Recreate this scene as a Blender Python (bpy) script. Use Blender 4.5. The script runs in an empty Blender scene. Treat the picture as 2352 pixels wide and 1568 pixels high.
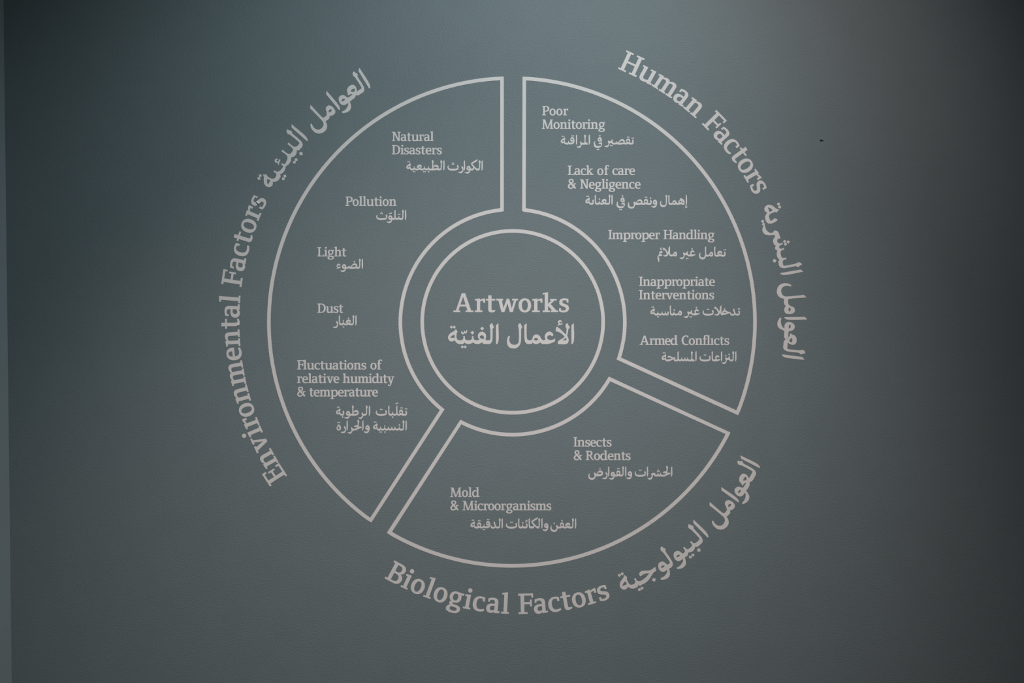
import bpy, math, random
from mathutils import Vector, Matrix
from mathutils.geometry import delaunay_2d_cdt
import numpy as np

random.seed(4)
SC = bpy.context.scene
C = SC.collection
PX = 0.0015                     # metres on the wall for one unit of the lettering layout
ZC = 1.60                       # height of the picture centre on the wall
def W(px, py, d=0.0): return Vector(((px-1176)*PX, -d, ZC-(py-784)*PX))

# ---------------- camera ----------------
cam = bpy.data.cameras.new('camera'); cam.lens = 35; cam.sensor_width = 36
cam_o = bpy.data.objects.new('camera', cam); C.objects.link(cam_o); SC.camera = cam_o
CAMD = 2352*PX*35/36
cam_o.location = (0, -CAMD, ZC); cam_o.rotation_euler = (math.pi/2, 0, 0)

# ---------------- light ----------------
SC.view_settings.view_transform = 'Standard'; SC.view_settings.look = 'None'
SC.view_settings.exposure = 0; SC.view_settings.gamma = 1; SC.view_settings.use_curve_mapping = False
wd = bpy.data.worlds.new('world'); SC.world = wd; wd.use_nodes = True
wd.node_tree.nodes['Background'].inputs[0].default_value = (.115, .128, .152, 1)
wd.node_tree.nodes['Background'].inputs[1].default_value = 1.0
def spot(loc, aim, power, col, size, blend, radius):
    l = bpy.data.lights.new('spotlight', 'SPOT'); l.energy = power; l.color = col
    l.spot_size = math.radians(size); l.spot_blend = blend; l.shadow_soft_size = radius
    o = bpy.data.objects.new('spotlight', l); C.objects.link(o); o.location = loc
    o.rotation_euler = (Vector(aim)-Vector(loc)).to_track_quat('-Z', 'Y').to_euler()
    return o
# three gallery spotlights under the ceiling; colour times power per channel
KP = 39.48
def gallery(loc, aim, size, rgb):
    m = max(rgb); spot(loc, aim, KP*m, tuple(c/m for c in rgb), size, 1.0, .035)
gallery((-0.305, -3.294, 3.104), (-0.017, 0, 0.20), 64.3, (5.6445, 5.0964, 4.9779))
gallery((0.464, -2.099, 3.733), (-0.27, 0, 1.961), 72.7, (2.15, 3.0, 3.3))
gallery((1.009, -2.299, 3.760), (0.327, 0, 2.133), 71.1, (3.35, 2.95, 2.9))

fl_ = bpy.data.lights.new('fill_light', 'AREA'); fl_.shape = 'RECTANGLE'; fl_.size = 2.4; fl_.size_y = 1.0; fl_.energy = 12; fl_.color = (1, .97, .95)  # unseen soft fill, added to lift the wall edges and the left wall
fl_o = bpy.data.objects.new('fill_light', fl_); C.objects.link(fl_o); fl_o.location = (2.7, -4.4, 2.6)
fl_o.rotation_euler = (Vector((-1.2, 0, 1.5))-Vector((2.7, -4.4, 2.6))).to_track_quat('-Z', 'Y').to_euler()

# ---------------- materials ----------------
def mat(name, col, rough, bump, spec=.35, vary=0.0):
    m = bpy.data.materials.new(name); m.use_nodes = True; n = m.node_tree.nodes; L = m.node_tree.links
    b = n['Principled BSDF']; b.inputs['Roughness'].default_value = rough; b.inputs['Specular IOR Level'].default_value = spec
    g = n.new('ShaderNodeNewGeometry')
    mp = n.new('ShaderNodeMapping'); mp.inputs['Scale'].default_value = (1, 1, 1.45); L.new(g.outputs['Position'], mp.inputs[0])
    t1 = n.new('ShaderNodeTexNoise'); t1.inputs['Scale'].default_value = 150; t1.inputs['Detail'].default_value = 1.6; t1.inputs['Roughness'].default_value = .55; t1.inputs['Distortion'].default_value = .15
    L.new(mp.outputs[0], t1.inputs['Vector'])
    t2 = n.new('ShaderNodeTexNoise'); t2.inputs['Scale'].default_value = 9; t2.inputs['Detail'].default_value = 3
    L.new(g.outputs['Position'], t2.inputs['Vector'])
    bp = n.new('ShaderNodeBump'); bp.inputs['Strength'].default_value = bump; bp.inputs['Distance'].default_value = .0016
    L.new(t1.outputs[0], bp.inputs['Height']); L.new(bp.outputs[0], b.inputs['Normal'])
    r = n.new('ShaderNodeValToRGB'); r.color_ramp.elements[0].position = .3; r.color_ramp.elements[1].position = .7
    r.color_ramp.elements[0].color = tuple(c*(1-vary) for c in col)+(1,); r.color_ramp.elements[1].color = tuple(c*(1+vary) for c in col)+(1,)
    L.new(t2.outputs[0], r.inputs[0]); L.new(r.outputs[0], b.inputs['Base Color'])
    return m
M_WALL = mat('teal_grey_wall_paint', (.163, .199, .205), .62, .8, .3, .02)
M_SIDE = mat('teal_grey_side_paint', (.365, .423, .433), .62, .30, .3, .02)
M_VINYL = mat('cream_vinyl', (.705, .66, .627), .55, .10, .3, .015)
M_DARK = mat('bare_dark_plaster', (.02, .019, .018), .8, .3, .2, .2)
M_FLOOR = mat('grey_floor', (.10, .10, .10), .5, .05, .3, .1)
M_CEIL = mat('dark_ceiling', (.08, .08, .085), .8, .1, .2, .05)

# ---------------- object helpers ----------------
def link(name, me, parent=None, loc=(0, 0, 0)):
    o = bpy.data.objects.new(name, me); C.objects.link(o); o.location = loc
    if parent is not None: o.parent = parent
    return o
def mesh(name, vs, fs, m):
    me = bpy.data.meshes.new(name); me.from_pydata([tuple(v) for v in vs], [], fs); me.materials.append(m); me.update(); return me
def box(name, x0, x1, y0, y1, z0, z1, m):
    v = [(x, y, z) for x in (x0, x1) for y in (y0, y1) for z in (z0, z1)]
    f = [(0,1,3,2), (4,6,7,5), (0,4,5,1), (2,3,7,6), (0,2,6,4), (1,5,7,3)]
    return mesh(name, v, f, m)
def struct(name, me):
    o = link(name, me); o['kind'] = 'structure'; return o

# ---------------- the room ----------------
XR = 3.2; YF = -5.2; H = 3.9
struct('wall_back', box('wall_back', -2.2, XR, 0.0, .15, 0, H, M_WALL))
# left wall: its corner with the back wall leans a little, as in the photograph
def xl(z): return W(8.0+(27-8)*((ZC-z)/PX+784)/1568, 0).x
vl = []
for y in (.0, YF):
    for z in (0, H): vl += [(xl(z)-.0, y, z), (-2.2, y, z)]
fl = [(0,2,6,4), (1,5,7,3), (0,4,5,1), (2,3,7,6), (0,1,3,2), (4,6,7,5)]
me = mesh('wall_left', vl, fl, M_SIDE); struct('wall_left', me)
struct('wall_right', box('wall_right', XR, XR+.15, YF, .15, 0, H, M_SIDE))
struct('floor', box('floor', -2.2, XR+.15, YF, .15, -.12, 0, M_FLOOR))
struct('ceiling', box('ceiling', -2.2, XR+.15, YF, .15, H, H+.12, M_CEIL))

# >>> LAYOUT  (pure outlines: letter shapes and where they sit on the wall, in wall units)
import math, re

def bez(p0, p1, p2, p3, n=9):
    out = []
    for i in range(1, n+1):
        t = i/n; u = 1-t
        out.append((u*u*u*p0[0]+3*u*u*t*p1[0]+3*u*t*t*p2[0]+t*t*t*p3[0],
                    u*u*u*p0[1]+3*u*u*t*p1[1]+3*u*t*t*p2[1]+t*t*t*p3[1]))
    return out

def path(d):
    """'M x,y L x,y C x,y x,y x,y Z' (several rings allowed) -> rings"""
    tok = re.findall(r'[MLCZ]|-?[\d.]+', d)
    rings = []; cur = []; i = 0; cmd = 'L'
    while i < len(tok):
        t = tok[i]
        if t in 'MLCZ':
            cmd = t; i += 1
            if t == 'Z':
                rings.append(cur); cur = []
            continue
        if cmd in 'ML':
            cur.append((float(tok[i]), float(tok[i+1]))); i += 2; cmd = 'L'
        else:
            v = [float(x) for x in tok[i:i+6]]; i += 6
            cur += bez(cur[-1], v[0:2], v[2:4], v[4:6])
    if cur: rings.append(cur)
    return rings

def ell(cx, cy, rx, ry, n=40, k=2.15):
    out = []
    for i in range(n):
        a = 2*math.pi*i/n; c = math.cos(a); s = math.sin(a)
        out.append((cx+rx*math.copysign(abs(c)**(2/k), c), cy+ry*math.copysign(abs(s)**(2/k), s)))
    return out

def smooth(pts, closed, n=5):
    """pts: (x, y, corner?) -> polyline through them, centripetal Catmull-Rom between corners"""
    m = len(pts); out = []
    rng = range(m) if closed else range(m-1)
    for i in rng:
        p1 = pts[i]; p2 = pts[(i+1) % m]
        p0 = pts[i-1] if (closed or i > 0) else p1
        p3 = pts[(i+2) % m] if (closed or i+2 < m) else p2
        if p1[2]: p0 = (2*p1[0]-p2[0], 2*p1[1]-p2[1])
        if p2[2]: p3 = (2*p2[0]-p1[0], 2*p2[1]-p1[1])
        out.append((p1[0], p1[1]))
        if p1[2] and p2[2]: continue
        d = lambda a, b: max(1e-6, math.hypot(a[0]-b[0], a[1]-b[1]))**0.5
        t0 = 0; t1 = t0+d(p0, p1); t2 = t1+d(p1, p2); t3 = t2+d(p2, p3)
        for j in range(1, n):
            t = t1+(t2-t1)*j/n
            r = []
            for c in (0, 1):
                A1 = (t1-t)/(t1-t0)*p0[c]+(t-t0)/(t1-t0)*p1[c]
                A2 = (t2-t)/(t2-t1)*p1[c]+(t-t1)/(t2-t1)*p2[c]
                A3 = (t3-t)/(t3-t2)*p2[c]+(t-t2)/(t3-t2)*p3[c]
                B1 = (t2-t)/(t2-t0)*A1+(t-t0)/(t2-t0)*A2
                B2 = (t3-t)/(t3-t1)*A2+(t-t1)/(t3-t1)*A3
                r.append((t2-t)/(t2-t1)*B1+(t-t1)/(t2-t1)*B2)
            out.append(tuple(r))
    if not closed: out.append((pts[-1][0], pts[-1][1]))
    return out

def pen(d, n=5):
    """open pen stroke 'x,y,w ...' -> list of quads"""
    P = []
    for t in d.split():
        c = t.endswith('*'); a = [float(v) for v in t.rstrip('*').split(',')]
        P.append((a[0], a[1], c, a[2]))
    line = smooth([p[:3] for p in P], False, n)
    # width by nearest progress
    seg = []
    for i in range(len(P)-1):
        k = 1 if (P[i][2] and P[i+1][2]) else n
        for j in range(k): seg.append(P[i][3]+(P[i+1][3]-P[i][3])*j/k)
    seg.append(P[-1][3])
    L = []; R = []
    for i, p in enumerate(line):
        a = line[max(0, i-1)]; b = line[min(len(line)-1, i+1)]
        dx, dy = b[0]-a[0], b[1]-a[1]; l = math.hypot(dx, dy) or 1
        w = seg[i]/2
        L.append((p[0]-dy/l*w, p[1]+dx/l*w)); R.append((p[0]+dy/l*w, p[1]-dx/l*w))
    return [[L[i], R[i], R[i+1], L[i+1]] for i in range(len(line)-1)]

# ---- Latin letters: a slab serif, cap height 330, x height 233, baseline 0 ----
STEM = lambda x, h, w=58, y=0: [(x, y), (x+w, y), (x+w, h), (x, h)]
BOX = lambda x0, y0, x1, y1: [(x0, y0), (x1, y0), (x1, y1), (x0, y1)]
FLAG = lambda x, h: [(x-34, h-42), (x-34, h-14), (x+58, h), (x+58, h-38), (x, h-38)]
XFL = lambda x: [(x-33, 203), (x-33, 228), (x+58, 238), (x+58, 200), (x, 200)]
S_ = "M164,165 L164,228 C140,238 115,240 95,240 C38,240 3,215 3,168 C3,125 35,110 70,98 C105,86 118,78 118,59 C118,38 100,28 78,28 C60,28 45,31 34,36 L33,70 L0,70 L0,14 C25,0 55,-7 80,-7 C135,-7 174,20 174,68 C174,112 145,127 105,141 C72,152 58,160 58,178 C58,196 75,206 97,206 C112,206 122,204 131,201 L133,165 Z"
ARCH = lambda x: path(f"M{x+50},175 C{x+70},192 {x+88},197 {x+103},197 C{x+126},197 {x+137},184 {x+137},160 L{x+137},0 L{x+195},0 L{x+195},168 C{x+195},215 {x+172},240 {x+132},240 C{x+100},240 {x+75},228 {x+50},208 Z")[0]
FOOT = lambda x0, x1, h=29, y=0: BOX(x0, y, x1, y+h)
G = {}
def g(ch, w, pos, neg=()): G[ch] = (w, list(pos), list(neg))
g('A', 347, [[(40,20),(145,330),(204,330),(312,20),(246,20),(168,268),(84,20)], FOOT(0,118), FOOT(212,347), BOX(98,98,240,132)])
g('B', 262, path("M0,0 L0,31 L38,31 L38,299 L5,299 L5,330 L145,330 C215,330 250,300 250,248 C250,210 228,184 195,176 C240,166 262,138 262,96 C262,35 220,0 145,0 Z"),
  path("M97,293 L140,293 C174,293 189,278 189,242 C189,205 170,187 135,187 L97,187 Z M97,152 L135,152 C178,152 199,132 199,94 C199,52 177,34 138,34 L97,34 Z"))
g('C', 248, path("M240,250 L207,250 L204,292 C190,298 175,300 155,300 C98,300 66,245 66,168 C66,85 105,33 165,33 C195,33 220,41 240,51 L248,18 C222,2 190,-7 155,-7 C60,-7 0,60 0,165 C0,270 65,338 160,338 C190,338 220,331 240,320 Z"))
g('D', 295, path("M0,0 L0,31 L36,31 L36,299 L0,299 L0,330 L130,330 C240,330 295,265 295,168 C295,65 235,0 125,0 Z"),
  path("M95,296 L125,296 C195,296 232,250 232,167 C232,80 195,34 120,34 L95,34 Z"))
g('E', 241, [STEM(38,330), FOOT(0,241,33), BOX(0,297,238,330), BOX(90,157,212,191), BOX(184,117,212,231), BOX(209,20,241,76), BOX(207,262,238,320)])
g('F', 242, [STEM(38,330), FOOT(0,146,31), BOX(0,296,242,330), BOX(90,157,219,191), BOX(190,120,219,229), BOX(213,262,242,320)])
g('H', 323, [STEM(36,330), STEM(229,330), FOOT(0,133), FOOT(190,323), BOX(0,301,133,330), BOX(190,301,323,330), BOX(90,147,240,181)])
g('I', 134, [STEM(38,330), FOOT(0,134), BOX(0,301,134,330)])
g('L', 238, [STEM(36,330,62), FOOT(0,232,32), BOX(0,300,138,330), [(203,20),(232,20),(238,70),(209,66)]])
g('M', 404, [[(38,20),(75,20),(92,330),(48,330)], FOOT(0,108), BOX(12,301,70,330), [(48,330),(118,330),(222,0),(172,0)], [(182,0),(222,0),(352,330),(312,330)],
             [(292,330),(354,330),(372,20),(310,20)], FOOT(278,404), BOX(300,301,390,330)])
g('N', 310, [STEM(42,330,42), FOOT(0,122), BOX(0,301,70,330), [(42,330),(104,330),(274,0),(214,0)], STEM(232,330,42), BOX(196,301,310,330)])
g('P', 255, path("M0,0 L0,31 L40,31 L40,299 L5,299 L5,330 L150,330 C220,330 255,295 255,232 C255,168 215,133 148,133 L98,133 L98,31 L136,31 L136,0 Z"),
  path("M98,295 L142,295 C178,295 195,275 195,232 C195,190 176,167 138,167 L98,167 Z"))
g('R', 292, path("M0,0 L0,31 L40,31 L40,299 L5,299 L5,330 L145,330 C210,330 240,298 240,244 C240,198 220,170 185,158 L262,26 L292,24 L292,0 L225,0 L132,152 L98,152 L98,31 L136,31 L136,0 Z"),
  path("M98,295 L138,295 C168,295 180,278 180,242 C180,205 166,186 132,186 L98,186 Z"))
g('a', 221, path("M20,172 L22,226 C50,238 80,243 105,243 C165,243 188,215 188,165 L188,31 L221,34 L221,4 L134,-3 L132,165 C132,196 120,207 95,207 C80,207 66,204 53,200 L48,172 Z M142,147 L100,147 C35,147 0,120 0,70 C0,25 28,-6 72,-6 C100,-6 122,5 142,24 Z"),
  path("M133,113 L105,113 C75,113 59,98 59,74 C59,50 72,37 92,37 C110,37 122,44 133,55 Z"))
g('c', 200, path("M188,163 L154,163 L151,200 C140,205 128,207 115,207 C78,207 60,175 60,120 C60,65 80,33 125,33 C150,33 172,39 190,49 L200,18 C175,0 145,-7 115,-7 C40,-7 0,42 0,117 C0,190 45,240 115,240 C145,240 170,235 188,225 Z"))
g('d', 264, path("M170,213 C152,232 135,240 110,240 C45,240 0,190 0,112 C0,35 40,-7 95,-7 C130,-7 152,6 172,24 Z") + [STEM(166,336), FLAG(166,347), [(166,30),(166,0),(175,-5),(264,4),(264,33),(224,36)]],
  path("M166,60 C150,45 135,38 115,38 C78,38 60,66 60,115 C60,170 82,203 120,203 C138,203 153,198 166,188 Z"))
g('e', 207, path("M60,108 L205,108 C206,115 207,125 207,135 C207,200 170,240 110,240 C42,240 0,190 0,115 C0,40 42,-7 115,-7 C145,-7 175,0 198,15 L190,47 C170,37 150,32 127,32 C88,32 64,55 60,108 Z"),
  path("M63,142 C66,184 82,207 108,207 C135,207 149,185 150,142 Z"))
g('f', 168, path("M33,0 L33,270 C33,325 60,352 110,352 C135,352 155,347 168,340 L168,290 L138,290 L135,316 C125,319 120,320 112,320 C98,320 91,305 91,275 L91,0 Z") + [FOOT(0,132), BOX(0,201,150,231)])
g('g', 280, [ell(112,148,96,91)] + path("M150,236 L238,229 L238,197 L180,195 Z M72,82 C45,72 33,60 33,42 C33,30 40,22 50,15 C20,0 0,-25 0,-55 C0,-92 45,-112 115,-112 C185,-112 230,-80 230,-35 C230,5 195,24 140,27 C100,30 86,33 86,43 C86,50 92,56 104,62 Z"),
  [ell(112,148,42,56)] + path("M60,-44 C60,-65 85,-77 120,-77 C155,-77 176,-62 176,-42 C176,-20 155,-15 120,-14 C95,-13 80,-12 74,-10 C64,-20 60,-30 60,-44 Z"))
G['g'] = (238,) + G['g'][1:]
g('h', 268, [STEM(35,336), FLAG(35,347), FOOT(0,125), FOOT(145,268), ARCH(35)])
g('i', 120, [STEM(33,226), XFL(33), FOOT(0,120), ell(64,303,35,35,k=2)])
g('ı', 120, [STEM(33,226), XFL(33), FOOT(0,120)])
g('k', 269, [STEM(35,336), FLAG(35,347), FOOT(0,125), [(88,98),(88,140),(165,215),(220,215),(118,120)], BOX(128,203,244,230), [(85,118),(128,152),(248,18),(180,10)], FOOT(140,269)])
g('l', 123, [STEM(35,336), FLAG(35,347), FOOT(0,123)])
g('m', 384, [STEM(33,226), XFL(33), FOOT(0,117), FOOT(135,250), FOOT(265,384), path("M83,175 C100,192 118,197 132,197 C155,197 166,184 166,160 L166,0 L224,0 L224,168 C224,215 200,240 162,240 C130,240 108,228 83,208 Z M212,175 C232,192 248,197 262,197 C284,197 295,184 295,160 L295,0 L353,0 L353,168 C353,215 330,240 290,240 C258,240 234,228 212,208 Z")[0], path("M212,175 C232,192 248,197 262,197 C284,197 295,184 295,160 L295,0 L353,0 L353,168 C353,215 330,240 290,240 C258,240 234,228 212,208 Z")[0]])
g('n', 268, [STEM(35,226), XFL(35), FOOT(0,125), FOOT(145,268), ARCH(35)])
g('o', 221, [ell(110,117,110,124)], [ell(110,117,51,88)])
g('p', 262, [STEM(35,226,58,-92), XFL(35), FOOT(0,132,29,-92)] + path("M85,200 C110,228 138,240 165,240 C225,240 262,195 262,120 C262,40 215,-7 150,-7 C125,-7 105,-2 85,8 Z"),
  path("M93,172 C108,190 125,197 143,197 C182,197 203,170 203,118 C203,65 180,33 140,33 C120,33 105,38 93,47 Z"))
g('r', 180, [STEM(35,226), XFL(35), FOOT(0,133), path("M88,178 L88,205 C112,228 135,240 180,237 L180,163 L147,163 L143,198 C125,200 105,192 88,178 Z")[0]])
g('s', 174, path(S_))
g('t', 161, [BOX(0,201,160,231)] + path("M38,292 L96,292 L96,62 C96,40 103,33 120,33 C135,33 148,36 157,41 L161,16 C140,0 118,-7 95,-7 C58,-7 38,12 38,50 Z"))
g('u', 262, path("M28,206 L0,203 L0,230 L86,238 L86,75 C86,50 98,40 118,40 C140,40 160,48 176,58 L176,205 L144,203 L144,230 L234,238 L234,34 L262,31 L262,3 L174,-4 L174,18 C150,0 125,-6 100,-6 C50,-6 28,20 28,68 Z"))
g('v', 258, [BOX(0,203,117,233), BOX(152,203,258,233), [(32,215),(95,215),(152,0),(103,0)], [(114,0),(152,0),(226,215),(186,215)]])
g('w', 382, [BOX(0,203,120,233), BOX(278,203,382,233), [(35,215),(97,215),(143,0),(92,0)], [(102,0),(143,0),(227,233),(185,233)], [(175,233),(227,233),(290,0),(238,0)], [(252,0),(290,0),(354,215),(314,215)]])
g('y', 258, [BOX(0,203,117,233), BOX(152,203,258,233), [(32,215),(95,215),(155,10),(112,-20)]] + path("M188,215 L228,215 L145,-45 C132,-88 105,-104 72,-104 C52,-104 40,-100 30,-95 L30,-48 L62,-48 L66,-70 C88,-72 98,-60 106,-40 L122,6 Z"))
g('&', 288, pen("270,8,58* 90,205,56 50,268,52 70,314,44 122,325,40 172,304,46 180,256,48 146,210,46 80,165,52 36,118,54 26,66,56 55,24,48 112,14,44 174,42,42 212,92,40 230,165,40") + [BOX(190,158,288,188)])
GAP = {('A','r'):23, ('r','k'):2, ('w','o'):5, ('r','v'):-14, ('v','e'):-4, ('r','i'):5, ('F','l'):-18, ('F','a'):5, ('P','o'):0, ('r','o'):2, ('t','y'):2, ('f','l'):-22}

# ---- Arabic letters: outlines noted as x,y with y DOWN, unit size u, anchor ax, baseline by ----
AR = {}
def ring(d, u, ax, by):
    P = []
    for t in d.split():
        c = t.endswith('*'); x, y = (float(v) for v in t.rstrip('*').split(','))
        P.append(((x-ax)*u, (by-y)*u, c))
    return smooth(P, True, 4)
def a(name, u, ax, by, pos, neg=(), jr=None, jl=None):
    """jr / jl: joints to the right / left neighbour: (x, bottom y[, top y]) in outline coordinates' x, wall units' y"""
    J = lambda j: None if j is None else ((j[0]-ax)*u, j[1], j[2] if len(j) > 2 else 67)
    AR[name] = ([ring(p, u, ax, by) for p in pos], [ring(p, u, ax, by) for p in neg], J(jr), J(jl))
a('alef', 1, 2240, 455, ["2218,128* 2260,90* 2262,400 2240,456* 2219,456*"])
a('lam_i', 1, 825, 455, ["832,91* 808,108 793,138 799,165 806,200* 805,368 798,385 780,388* 745,388* 745,452* 775,456 815,440 838,400 845,340 845,195* 869,163* 862,145 849,122* 847,104"], jl=(750,2))
a('lam_m', 1, 0, 0, ["-22,-325* 22,-364* 23,-110 30,-80 50,-66* 50,-10* 0,-28* -22,-40*"], jr=(0,28), jl=(0,28))
a('alef_f', 1, 1420, 455, ["1393,130* 1440,90* 1442,345 1455,378 1485,388* 1485,455* 1460,455 1425,437 1404,385 1398,200*"], jr=(1480,0))
a('tooth', 1, 500, 455, ["480,318* 513,316* 512,350 525,378 550,388* 550,440* 500,427* 452,440* 452,389* 475,376 486,345"], jr=(500,28), jl=(500,28))
a('tooth_t', 1, 500, 455, ["484,268* 518,264* 514,340 525,376 550,388* 550,440* 500,427* 452,440* 452,389* 475,376 486,335"], jr=(500,28), jl=(500,28))
a('tooth_i', .5915, 1950, 765, ["1955,455 1915,492* 1893,530 1912,575 1926,620 1915,645 1895,651* 1850,651* 1850,765* 1905,764 1960,735 1993,670 1997,570 1982,500"], jl=(1860,0))
a('ain_m', .657, 915, 735, ["755,577* 785,525 800,475 860,432 930,421 1000,441 1030,500 1018,575 983,636* 985,700* 910,690* 832,704* 800,640* 852,632 830,602 770,597*"], ["862,540* 920,524 978,538* 965,575 930,600 895,580"], jr=(915,28), jl=(915,28))
a('ain_i', 1, 1820, 455, ["1905,300* 1890,262 1855,241 1825,238 1785,258 1757,300 1755,345 1768,372* 1745,388* 1745,452* 1775,457 1850,445 1925,415* 1943,357* 1895,378 1850,386 1815,375 1797,350 1800,325 1825,303 1860,305 1885,322*"], jl=(1755,0))
a('meem_m', 1, 1600, 455, ["1725,390* 1692,360 1668,315 1620,287 1578,293 1548,328 1535,370 1510,390* 1510,440* 1543,427* 1568,448 1597,456 1640,448 1680,426* 1725,442*"], ["1563,378* 1580,355 1600,346 1622,355 1642,377* 1620,390 1585,390"], jr=(1680,28), jl=(1543,28))
a('meem_i', .7886, 1600, 575, ["1490,490* 1530,440 1562,378 1605,360 1650,368 1683,415 1690,490 1668,555 1620,576 1570,570 1525,542* 1480,560*"], ["1552,475* 1585,447 1625,452 1642,480* 1600,492"], jl=(1525,28))
a('lam_iso', 1, 1322, 455, ["1318,92* 1300,108 1289,138 1297,168 1302,195* 1302,395 1290,438 1260,462 1220,467 1175,455 1145,420 1135,375 1150,322* 1128,308* 1105,350 1097,410 1105,470 1140,515 1200,533 1255,527 1300,495 1328,450 1340,390 1342,195* 1363,161* 1356,142 1342,122* 1339,103"])
a('lam_f', .5915, 795, 765, ["752,215* 832,145* 832,600 845,640 875,651* 875,765* 828,755 790,840 730,905 640,935 560,925 470,880 415,800 400,700 420,600 465,530* 505,540* 480,620 480,700 510,770 570,810 650,810 720,780 755,720 762,640 760,300*"], jr=(870,0))
a('feh_m', 1, 660, 455, ["660,241 618,252 592,295 593,345 614,378 585,388* 585,440* 660,427* 735,440* 735,388* 722,380 732,335 728,292 702,253"], ["657,302 628,315 621,338 645,358 668,367 690,362 696,340 682,312"], jr=(660,28), jl=(660,28))
a('feh_i', .5915, 900, 840, ["895,387 832,415 790,480 777,570 802,630 850,664 900,668 950,650 976,626* 958,668 925,695 865,708 760,714* 700,716* 700,792* 730,822 800,828 900,815 980,770 1022,700 1028,600 1010,490 960,412"], ["832,547* 850,512 885,498 925,515 950,548* 890,568"], jl=(700,28))
a('waw_f', .657, 1320, 745, ["1320,492 1262,512 1222,575 1210,640 1232,705 1280,738 1330,743 1372,742* 1345,782 1290,814 1200,835 1125,822* 1108,860* 1195,905 1280,916 1358,880 1405,800 1425,742* 1460,745* 1460,640* 1440,635 1425,585 1395,520"], ["1268,607* 1300,593 1340,595 1372,620* 1340,640 1290,632"], jr=(1445,0))
a('waw_i', .7229, 2175, 620, ["2175,361 2112,390 2075,460 2077,530 2110,582 2160,606 2210,602 2230,590* 2200,635 2150,665 2080,675 2010,664* 1985,690* 2040,730 2110,757 2175,750 2232,700 2270,620 2285,520 2275,440 2235,380"], ["2120,480* 2150,458 2185,460 2216,492* 2180,500 2145,500"])
a('tehm_f', 1, 205, 455, ["205,190* 236,243* 222,262 216,300 218,345 235,378 262,388 305,388* 305,455* 265,456 225,440 198,412 185,388* 165,402 130,412 95,398 72,360 72,320 95,280 135,250 175,228 195,207"], ["106,342* 135,312 181,290* 187,345* 150,347"], jr=(300,0))
a('tehm_i', 1.248, 225, 848, ["218,668* 245,690 275,725 291,770 280,815 250,842 215,850 185,836 164,805 162,765 180,730 202,700"], ["190,772 218,732* 246,765 238,800 215,806 196,795"])
a('reh_f', .5915, 1400, 840, ["1405,632* 1440,690 1475,730 1505,738* 1505,853* 1462,852* 1445,910 1400,985 1340,1035 1270,1035 1200,1005 1155,975* 1180,940* 1250,948 1320,935 1370,890 1398,830 1390,780 1362,720 1365,685"], jr=(1500,0))
a('reh_i', .7229, 1020, 620, ["1015,400* 970,455 985,500 1020,550 1022,600 1000,640 940,678 870,688 830,680* 810,705* 860,740 930,757 1000,740 1045,690 1072,620 1075,530 1055,455"])
a('yr', .657, 1840, 680, ["1862,392* 1820,420 1803,465 1770,500* 1720,503* 1690,482 1662,450* 1625,492 1620,540 1655,620 1640,680 1590,722 1520,740 1450,735* 1425,770* 1500,812 1570,828 1630,800 1680,730 1700,660 1718,608* 1775,608* 1812,602* 1865,650 1920,680* 1935,680* 1935,587* 1905,578 1885,540 1872,470 1870,400*"], jr=(1925,0))
a('sr', .657, 1280, 687, ["1300,488* 1288,520 1300,572 1340,590* 1340,687* 1290,680 1240,640 1215,604* 1165,608* 1155,680 1130,760 1080,830 1000,858 930,835 862,785* 885,755* 950,765 1030,745 1080,700 1103,640 1092,615 1065,575 1085,530 1120,500 1170,492*"], jr=(1330,0))
a('sad_m', .6242, 1110, 795, ["1615,690* 1590,680 1598,620 1570,540 1510,495 1440,482 1370,505 1300,570 1240,640 1195,682 1165,662 1130,598* 1100,650 1075,690* 1040,692* 1040,775* 1110,750* 1150,780 1220,797 1340,800 1440,790 1520,765* 1615,785*"], ["1265,690* 1310,635 1370,598 1430,588 1490,605 1530,645* 1500,678 1400,690"], jr=(1525,28), jl=(1110,28))
SADF = ["1540,560* 1500,548* 1508,490 1480,420 1430,388 1370,380 1300,405 1240,470 1180,532 1160,540* 1135,480* 1090,505 1065,560 1080,600 1093,650 1080,700 1030,740 960,750 900,735 865,690 850,620 860,540* 825,530* 795,610 790,700 810,770 870,820 950,838 1030,828 1090,790 1135,710 1150,650* 1220,662 1310,660 1400,645 1440,635* 1540,650*"]
a('sad_f', .7229, 1120, 655, SADF, ["1220,550* 1270,495 1340,470 1400,475 1450,515* 1420,542 1330,553"], jr=(1440,18))
a('sad_iso', .7229, 460, 620, ["715,325 640,355 580,430 520,490 498,500* 450,405* 420,440 410,480 430,540 440,590 425,640 370,680 300,690 230,665 195,610 190,550 210,480* 180,470* 145,530 130,620 150,700 200,755 290,785 370,780 440,735 480,670 498,605* 560,610 660,608 760,590 830,545 855,480 845,410 800,350"], ["565,500* 620,450 680,422 740,425 790,475* 740,500 650,506"])
a('tah_m', .657, 1615, 735, ["1965,640* 1935,630 1940,560 1915,490 1860,440 1800,430 1740,440 1690,490 1657,540* 1650,320* 1682,285 1665,250 1640,190 1610,182 1580,210 1572,260 1590,310* 1592,540 1585,600 1560,640* 1470,640* 1470,735* 1640,738 1760,730 1850,705* 1965,725*"], ["1625,630* 1680,570 1740,540 1800,538 1850,560 1885,600* 1840,615 1740,625"], jr=(1850,22), jl=(1480,0))
a('tah_i', .657, 1615, 735, ["1935,610 1940,560 1915,490 1860,440 1800,430 1740,440 1690,490 1657,540* 1650,320* 1682,285 1665,250 1640,190 1610,182 1580,210 1572,260 1590,310* 1592,540 1585,600 1560,640* 1470,640* 1470,735* 1640,738 1760,732 1850,710 1915,665"], ["1625,630* 1680,570 1740,540 1800,538 1850,560 1885,600* 1840,615 1740,625"], jl=(1480,0))
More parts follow.
